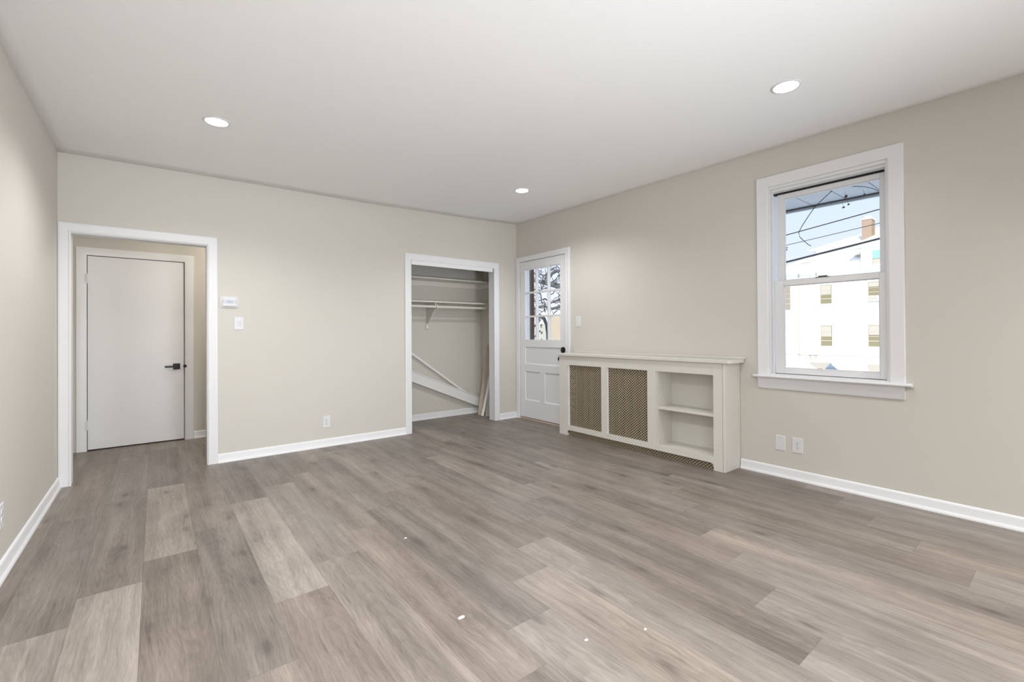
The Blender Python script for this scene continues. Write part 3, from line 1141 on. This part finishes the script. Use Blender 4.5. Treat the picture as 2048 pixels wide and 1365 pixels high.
def disc(mb, fr_, a, z, h0, h1, r, squash=1.0, seg=20):
    rings = [[fr_(a + r * math.cos(t_), h, z + max(-r * squash, min(r * squash, r * math.sin(t_))))
              for t_ in [2 * PI * i / seg for i in range(seg)]] for h in (h0, h1)]
    mb.strip(rings)
    return mb


def outlet(fr_, a, z, lab, wd=0.078, ht=0.124):
    o = thing('wall_outlet', lab, 'outlet', fr_(a, 0, z - ht / 2), 'white duplex wall outlets')
    build('cover_plate', plate(MB(), fr_, a, z, wd, ht), M_plastic, o)
    for s in (-1, 1):
        zc = z + s * 0.0195
        r = build('receptacle', disc(MB(), fr_, a, zc, 0.0055, 0.0085, 0.0172, 0.80), M_plastic, o)
        m_ = MB()
        fbox(m_, fr_, a - 0.0075, a - 0.0052, 0.0080, 0.0088, zc + 0.0005, zc + 0.0095)
        fbox(m_, fr_, a + 0.0052, a + 0.0075, 0.0080, 0.0088, zc + 0.0015, zc + 0.0085)
        disc(m_, fr_, a, zc - 0.0075, 0.0080, 0.0088, 0.0030, 1, 10)
        build('slots', m_, M_dark, r)
    build('screw', disc(MB(), fr_, a, z, 0.0058, 0.0068, 0.0030, 1, 10), M_grey, o)
    return o


FB, FR, FL = on_back(D), on_right(XR), on_left(XL)
outlet(FB, 1.436, 0.263, 'white duplex outlet low on the far wall between doorway and closet')
outlet(FR, 1.443, 0.281, 'white duplex outlet under the window, right of the blank plate')
outlet(FL, 3.352, 0.304, 'white outlet low on the left wall, cut by the photo edge')
bp_ = thing('blank_wall_plate', 'blank white wall plate under the window, left of the outlet', 'wall plate', FR(1.570, 0, 0.218))
build('cover_plate', plate(MB(), FR, 1.570, 0.280, 0.078, 0.124), M_plastic, bp_)
for s in (-1, 1):
    build('screw', disc(MB(), FR, 1.570, 0.280 + s * 0.042, 0.0058, 0.0068, 0.0030, 1, 10), M_grey, bp_)

ts = thing('light_switch', 'white toggle switch on the right wall beside the entry door', 'light switch', FR(3.838, 0, 1.275))
build('cover_plate', plate(MB(), FR, 3.838, 1.338, 0.078, 0.124), M_plastic, ts)
build('toggle', fbox(MB(), FR, 3.834, 3.842, 0.005, 0.018, 1.338, 1.352), M_plastic, ts, bevel=0.001)
for s in (-1, 1):
    build('screw', disc(MB(), FR, 3.838, 1.338 + s * 0.030, 0.0058, 0.0068, 0.0030, 1, 10), M_grey, ts)

rs = thing('light_switch', 'white slider dimmer switch below the thermostat', 'light switch', FB(0.629, 0, 1.250))
build('cover_plate', plate(MB(), FB, 0.629, 1.311, 0.080, 0.124), M_plastic, rs)
mm = MB()
fbox(mm, FB, 0.629 - 0.0170, 0.629 + 0.0170, 0.0055, 0.0075, 1.311 - 0.034, 1.311 + 0.034)
build('switch_frame', mm, M_plastic, rs)
build('paddle', fbox(MB(), FB, 0.629 - 0.010, 0.629 + 0.006, 0.0075, 0.0110, 1.311 - 0.030, 1.311 + 0.030), M_plastic, rs, bevel=0.001)
build('slider', fbox(MB(), FB, 0.629 - 0.006, 0.629 - 0.001, 0.0110, 0.0135, 1.311 + 0.002, 1.311 + 0.008), M_grey, rs)
build('dimmer_slot', fbox(MB(), FB, 0.629 + 0.009, 0.629 + 0.012, 0.0075, 0.0080, 1.311 - 0.026, 1.311 + 0.026), M_grey, rs)

tm = thing('thermostat', 'white wall thermostat with small grey display beside the hall doorway', 'thermostat', FB(0.550, 0, 1.456))


def rrect(fr_, a, z, wd, ht, r, h, seg=5):
    out = []
    for (sx, sz, st) in ((1, 1, 0), (-1, 1, 1), (-1, -1, 2), (1, -1, 3)):
        for i in range(seg + 1):
            t_ = PI / 2 * (st + i / seg)
            out.append(fr_(a + sx * (wd / 2 - r) + r * math.cos(t_), h, z + sz * (ht / 2 - r) + r * math.sin(t_)))
    return out


build('base_plate', MB().strip([rrect(FB, 0.550, 1.510, 0.150, 0.108, 0.022, h) for h in (0.0005, 0.007)]
      + [rrect(FB, 0.550, 1.510, 0.143, 0.101, 0.020, 0.010)]), M_plastic, tm, smooth=True)
bd = build('body', MB().strip([rrect(FB, 0.552, 1.514, 0.118, 0.084, 0.010, h) for h in (0.009, 0.026)]
      + [rrect(FB, 0.552, 1.514, 0.112, 0.078, 0.009, 0.029)]), M_plastic, tm, smooth=True)
build('display', fbox(MB(), FB, 0.520, 0.588, 0.0285, 0.0298, 1.499, 1.531), M_lcd, bd)
build('display_digits', fbox(fbox(MB(), FB, 0.540, 0.546, 0.0298, 0.0302, 1.518, 1.526), FB, 0.550, 0.566, 0.0298, 0.0302, 1.508, 1.513), M_grey, bd)
for a in (0.504, 0.603):
    for z in (1.507, 1.524):
        build('button', fbox(MB(), FB, a - 0.0055, a + 0.0055, 0.0285, 0.0310, z - 0.003, z + 0.003), M_grey, bd)

# ------------------------------------------------------------------ paint chips lying on the floor
for i, (x, y, s, lab) in enumerate((
        (1.012, 1.640, 0.011, 'largest white paint chip, on the floor in the middle foreground'),
        (1.318, 1.215, 0.006, 'tiny white paint chip right of the largest one on the floor'),
        (1.550, 1.110, 0.005, 'tiny white paint chip furthest towards the window on the floor'),
        (1.150, 2.480, 0.006, 'tiny white paint chip on the floor in front of the far wall'))):
    n = 7
    mb = MB()
    ring = [(x + s * (0.8 + 0.5 * random.random()) * math.cos(2 * PI * k / n) * 1.3,
             y + s * (0.7 + 0.5 * random.random()) * math.sin(2 * PI * k / n), 0.0004) for k in range(n)]
    mb.prism(ring, (0, 0, 0.0022))
    tag(build('paint_chip', mb, M_chip), lab, 'paint chip', 'paint chips on the floor')

# ------------------------------------------------------------------ outdoors
struct('ground', MB().box(-60, 160, -80, 120, -1.9, -1.70), M_snow)
# soffit of our own roof, seen through the top of the window
so = MB()
ry0, ry1, rx0, rx1 = -1.2, 3.4, XR + 0.21, 5.750
n = 15
wd = (ry1 - ry0) / n
for i in range(n):
    so.box(rx0, rx1, ry0 + i * wd + 0.006, ry0 + (i + 1) * wd - 0.006, 2.600, 2.612)
so.box(rx0, rx1, ry0, ry1, 2.609, 2.64)
sf = thing('roof_soffit', 'blue grey ribbed metal soffit of the eave above the window outside', 'soffit', (rx0, 1.1, 2.56))
build('soffit_panels', so, M_soffit, sf)
build('fascia', MB().box(rx1 - 0.002, rx1 + 0.030, ry0, ry1, 2.566, 2.70), M_soffit, sf)
build('joint_channel', MB().box(rx1 - 0.030, rx1 - 0.003, ry0, ry1, 2.588, 2.600), M_steel, sf)

# dry vine hanging from the eave
vx = 5.3


def unproj(x, px, py):
    d = F + Rv * ((px - 1024) / f_px) - Uv * ((py - 682.5 - cy) / f_px)
    t_ = x / d.x
    return Vector((x, d.y * t_, EYE + d.z * t_))


vine = thing('hanging_vine', 'thin dark vine dangling from the eave outside the window', 'vine', unproj(vx, 1669.6, 377))
build('stem', MB().tube([unproj(vx, *p) for p in ((1669.6, 377), (1655, 390), (1631, 412.5), (1620, 428), (1610, 443), (1602, 456), (1597.5, 466),
      (1600, 475), (1610, 484), (1616, 489), (1622, 492.3))], 0.0035, 6), M_cable, vine)
build('stem', MB().tube([unproj(vx, *p) for p in ((1669.6, 377), (1690, 374), (1713, 373), (1730, 374), (1745, 377), (1760.5, 383.5), (1775, 390))], 0.003, 6), M_cable, vine)
lf = MB()
for (px, py, s) in ((1692, 393, 4), (1697, 409, 2.6), (1687, 415, 3.2), (1729, 389, 2.4)):
    c = unproj(vx, px, py)
    for q in range(3):
        a = random.random() * 6
        u_ = Vector((0.2 * math.sin(a), math.cos(a), math.sin(a))) * s * 0.0045
        v_ = Vector((0.5, -math.sin(a), math.cos(a))) * s * 0.003
        lf.prism([c - u_, c + v_, c + u_, c - v_], (0.003, 0, 0))
    if q:
        lf.tube([c, c + Vector((0, 0.01, 0.05))], 0.0012, 5)
build('leaves', lf, M_leaf, vine)

# the white house across the street. Points are given on a plane 32 m off and pushed out by S.
S = 1.25
HX = 32 * S


def hp(y, z, x=32.0):
    return Vector((x * S, y * S, EYE + (z - EYE) * S))


house = thing('house', 'large white two storey house with snowy roof seen through the window', 'house', (HX + 6, 9 * S, -1.70))


def hbox(mb, x0, x1, y0, y1, z0, z1):
    a, b_ = hp(y0, z0, x0), hp(y1, z1, x1)
    return mb.box(a.x, b_.x, a.y, b_.y, a.z, b_.z)


hw = MB()
hbox(hw, 32, 42, -6.0, 12.6, -1.25, 4.90)
build('house_walls', hw, M_siding, house)
# main hipped roof rising away from us
ev = 4.86
rf = MB()
P = [hp(13.1, ev, 31.6), hp(-6.5, ev, 31.6), hp(-6.5, ev, 42.4), hp(13.1, ev, 42.4)]
T = [hp(8.4, 7.95, 36.8), hp(-3.0, 7.95, 36.8)]
b0 = len(rf.v)
rf.v += [tuple(p) for p in P + T]
rf.f += [(0, 1, 5, 4), (1, 2, 5), (2, 3, 4, 5), (3, 0, 4), (3, 2, 1, 0)]
build('main_roof', rf, M_roof, house)
# dormer in the middle: low hipped box
dm = MB()
hbox(dm, 33.5, 37.0, 7.6, 10.75, 5.3, 6.55)
build('dormer_wall', dm, M_siding, house)
dr = MB()
dr.v = [tuple(p) for p in (hp(11.1, 6.42, 33.1), hp(7.2, 6.42, 33.1), hp(7.2, 6.42, 37.5), hp(11.1, 6.42, 37.5), hp(9.4, 7.35, 35.6), hp(8.2, 7.35, 35.6))]
dr.f = [(0, 1, 5, 4), (1, 2, 5), (2, 3, 4, 5), (3, 0, 4), (3, 2, 1, 0)]
build('dormer_roof', dr, M_snow, house)
# taller front bay on the right
gb = MB()
hbox(gb, 31.8, 36.0, 3.5, 7.95, 4.8, 6.15)
build('gable_wall', gb, M_siding, house)
gr = MB()
gr.v = [tuple(p) for p in (hp(8.35, 6.10, 31.4), hp(3.0, 6.10, 31.4), hp(3.0, 6.10, 36.5), hp(8.35, 6.10, 36.5), hp(5.6, 7.8, 33.9), hp(5.0, 7.8, 33.9))]
gr.f = [(0, 1, 5, 4), (1, 2, 5), (2, 3, 4, 5), (3, 0, 4), (3, 2, 1, 0)]
build('gable_roof', gr, M_snow, house)
ch = MB()
hbox(ch, 33.9, 34.6, 7.93, 8.42, 6.2, 7.98)
cm = build('chimney', ch, M_chimney, house)
build('chimney_cap', hbox(hbox(MB(), 33.85, 34.65, 7.88, 8.47, 7.98, 8.04), 34.1, 34.4, 8.03, 8.32, 8.04, 8.22), M_siding, cm)


def hwin(y0, y1, z0, z1, blind=0.5, glass=None, bars=True, x=32.0):
    o = build('window', hbox(MB(), x - 0.015, x + 0.02, y0, y1, z0, z1), glass or M_winglass, house)
    zb = z1 - (z1 - z0) * blind
    if blind:
        build('blind', hbox(MB(), x - 0.022, x - 0.015, y0 + 0.03, y1 - 0.02, zb, z1 - 0.03), M_blind, o)
    if bars:
        zm = z0 + (z1 - z0) * 0.26
        m_ = MB()
        hbox(m_, x - 0.035, x - 0.02, y0, y1, zm - 0.03, zm + 0.02)
        hbox(m_, x - 0.032, x - 0.02, y0, y1, z0 + (z1 - z0) * 0.46, z0 + (z1 - z0) * 0.49)
        hbox(m_, x - 0.032, x - 0.02, y0, y1, z0 + (z1 - z0) * 0.68, z0 + (z1 - z0) * 0.70)
        build('sash_bars', m_, M_blind, o)
    return o


hwin(9.455, 10.03, 2.885, 4.02, 0.50)
hwin(9.450, 10.03, 0.315, 1.54, 0.52)
hwin(7.10, 7.67, 2.875, 4.00, 0.25)
hwin(7.10, 7.68, 0.315, 1.53, 0.45)
hwin(11.71, 12.35, 2.594, 4.10, 0.0, glass=M_shingle)
hwin(6.9, 7.42, 5.05, 6.20 - 0.45, 0.0, glass=M_blueglass, bars=False, x=31.8)
hwin(6.9, 7.42, 4.95, 5.28, 0.99, bars=False, x=31.79)
dp = MB()
hbox(dp, 31.93, 31.98, 11.20, 11.24, -0.5, 4.8)
build('downspout', dp, M_blind, house)
dp = MB()
hbox(dp, 31.95, 31.98, 10.245, 10.27, -0.3, 4.8)
build('downspout', dp, M_blind, house)
build('water_table', hbox(MB(), 31.93, 31.99, -6, 12.6, -0.27, -0.235), M_blind, house)
for (y, z) in ((10.62, -0.40), (10.33, -0.38)):
    build('meter_box', hbox(MB(), 31.85, 31.98, y - 0.06, y + 0.06, z - 0.10, z + 0.08), M_blind, house)
a = hp(7.40, 2.90, 31.9)
ac = thing('air_conditioner', 'white window air conditioner in the upper right house window', 'air conditioner', a)
build('casing', hbox(MB(), 31.72, 31.955, 7.13, 7.655, 2.89, 3.20), M_siding, ac)
build('vent_panel', hbox(MB(), 31.70, 31.72, 7.20, 7.59, 2.95, 3.15), M_blind, ac)

# things at the foot of the house
pr = MB()
pr.prism([unproj(26, 1642, 746), unproj(26, 1661, 727.5), unproj(26, 1684, 747)], unproj(26, 1661, 735) * 0.08 - Vector((0, 0, EYE * 0.08)))
sd = thing('garden_shed', 'blue grey pointed shed roof in front of the white house', 'shed', unproj(27, 1661, 760))
build('shed_roof', pr, M_blueroof, sd)
q0, q1 = unproj(26, 1645, 742), unproj(26, 1681, 742)
build('shed_wall', MB().box(26.1, 28.0, min(q0.y, q1.y), max(q0.y, q1.y), -1.70, q0.z), M_siding, sd)
rp = MB()
rp.prism([unproj(29, 1616, 725), unproj(29, 1661, 727), unproj(29, 1650, 738), unproj(29, 1634, 738), unproj(29, 1625, 733)], (0.3, 0, 0))
tag(build('garden_screen', rp, M_blind), 'pale cream screen at the left foot of the white house', 'screen')
q0 = unproj(25, 1640, 739)
tag(build('leaf_pile', MB().lathe((25, q0.y, -1.70), (0, 0, 1), [(0, 0.40), (q0.z + 1.55, 0.38), (q0.z + 1.70, 0.2), (q0.z + 1.75, 0.02)], 12), M_rust),
    'rust brown heap beside the blue grey shed roof', 'heap')
q0, q1 = unproj(29, 1732, 732), unproj(29, 1775, 745)
tag(build('cellar_hatch', MB().prism([unproj(29, 1732, 730), unproj(29, 1780, 731), unproj(29, 1780, 760), unproj(29, 1746, 760), unproj(29, 1739, 744)], (0.3, 0, 0)), M_blind),
    'cream hatch at the right foot of the white house', 'hatch')

# utility cables
for (x, pa, pb, r, lab) in ((18, (1560, 474.1), (1775, 414.5), 0.018, 'highest thin black utility cable crossing the window view'),
                            (20, (1560, 493.9), (1775, 443.0), 0.012, 'middle thin grey utility cable crossing the window view'),
                            (16, (1560, 527.9), (1775, 473.6), 0.032, 'lowest and thickest black utility cable in front of the house')):
    A, B = unproj(x, *pa), unproj(x, *pb)
    dv = (B - A)
    pts = []
    for i in range(-8, 9):
        u_ = i / 8 * 2.2 + 0.5
        pts.append(A + dv * u_ + Vector((0, 0, 0.004 * dv.length * (u_ - 0.5) ** 2 - 0.0005)))
    tag(build('utility_cable', MB().tube(pts, r, 6), M_cable), lab, 'cable', 'utility cables over the street')

# evergreen bough reaching in at the left edge of the window view
random.seed(5)
tip = unproj(12, 1576, 497)
tr = thing('evergreen_tree', 'dark evergreen bough tip at the left edge of the upper window sash', 'tree', (12, tip.y + 1.6, -1.70))
build('trunk', MB().tube([(12, tip.y + 1.6, -1.70), (12, tip.y + 1.6, tip.z + 1.0)], 0.12, 10), M_bark, tr)
build('branch', MB().tube([(12, tip.y + 1.55, tip.z + 0.05), (12, tip.y + 0.8, tip.z + 0.06), (12, tip.y + 0.05, tip.z)], [0.04, 0.03, 0.01], 8), M_bark, tr)
mb = MB()
for i in range(220):
    u_ = random.random()
    c = Vector((12 + random.uniform(-.1, .1), tip.y + 0.03 + 1.4 * u_, tip.z + 0.06 * u_ + random.uniform(-1, 1) * (0.04 + 0.12 * u_)))
    d_ = Vector((random.uniform(-1, 1), random.uniform(-1, .2), random.uniform(-.6, .6))).normalized() * 0.05
    mb.prism([c - d_, c + Vector((0, 0, .008)), c + d_], (0.004, 0.0, -0.012))
build('foliage', mb, M_everg, tr)

# yard seen through the entry door: brick post, bare tree, fence, stucco wall
pa, pb = unproj(9.0, 1056, 600), unproj(9.0, 1062.5, 600)
tag(build('porch_post', MB().box(9.0, 9.12, pb.y, pa.y, -1.70, 4.6), M_post),
    'slim dark brown porch post behind the left panes of the entry door', 'post')
tree = thing('bare_tree', 'bare winter tree with tangled grey branches behind the entry door panes', 'tree', unproj(10, 1150, 700))
tree.location.z = -1.70
tree['_base'] = tuple(tree.location)
TXX = 10.0
build('trunk', MB().tube([(TXX, tree.location.y, -1.70), (TXX, tree.location.y, 1.5), unproj(TXX, 1135, 575)], [0.20, 0.17, 0.13], 10), M_branch, tree)


def limb(name, pts, rads, x=TXX, parent=tree, m=None):
    P_ = [unproj(x + random.uniform(-0.15, 0.15), *p) for p in pts]
    return build(name, MB().tube(P_, rads, 7), m or M_branch, parent, smooth=True)


limb('limb', [(1137, 580), (1119, 573), (1108, 570), (1090, 566), (1076, 563), (1062, 560), (1048, 556)], [.13, .10, .085, .075, .06, .05, .04])
limb('limb', [(1137, 570), (1122, 541), (1112, 543), (1104, 548), (1098, 556), (1092, 564)], [.08, .055, .05, .045, .04, .03])
limb('limb', [(1137, 612), (1120, 614), (1105, 618), (1090, 613), (1076, 615), (1060, 622), (1046, 618)], [.06, .05, .045, .04, .035, .05, .03])
limb('limb', [(1095, 690), (1093, 650), (1088, 638), (1080, 632), (1066, 626), (1050, 620)], [.05, .05, .06, .06, .07, .06])
limb('limb', [(1130, 595), (1112, 602), (1102, 606), (1090, 598), (1078, 602)], [.04, .035, .03, .025, .02])
random.seed(21)
for i in range(96):
    px, py = random.uniform(1046, 1128), random.uniform(520, 626)
    a = random.uniform(-PI, PI)
    pts = [(px, py)]
    for k in range(5):
        a += random.uniform(-0.6, 0.6)
        pts.append((pts[-1][0] + 5.5 * math.cos(a), pts[-1][1] + 5.5 * math.sin(a)))
    r = random.uniform(0.008, 0.022)
    limb('twig', pts, [r, r, r * .9, r * .8, r * .6, r * .3], x=TXX + random.uniform(-0.6, 2.0))
iv = MB()
for i in range(26):
    c = unproj(9.4, random.uniform(1063, 1074) if i % 3 else random.uniform(1077, 1083), random.uniform(635, 682))
    s = random.uniform(0.02, 0.045)
    iv.prism([c + Vector((0, -s, 0)), c + Vector((0, 0, s)), c + Vector((0, s, 0)), c + Vector((0, 0, -s))], (0.02, 0, 0.01))
build('ivy_leaves', iv, M_leaf, tree)
fa, fb = unproj(14, 1076, 650), unproj(14, 1107, 650)
fn = thing('yard_fence', 'weathered grey board fence in the lower middle door pane', 'fence', (14, (fa.y + fb.y) / 2, -1.70))
ztop = unproj(14, 1088, 648).z
y = fb.y - 0.6
while y < fa.y + 0.2:
    build('fence_board', MB().box(14.0, 14.03, y, y + 0.13, -1.70, ztop), M_fence, fn)
    y += 0.145
sa_, sb_ = unproj(8, 1101.5, 640), unproj(8, 1150, 640)
tag(build('stucco_wall', MB().box(8.0, 8.3, sb_.y - 2.5, sa_.y, -1.70, unproj(8, 1110, 634).z), M_beigewall),
    'low beige stucco wall filling the lower right door pane', 'wall')

for o in bpy.data.objects:
    if '_base' in o:
        del o['_base']
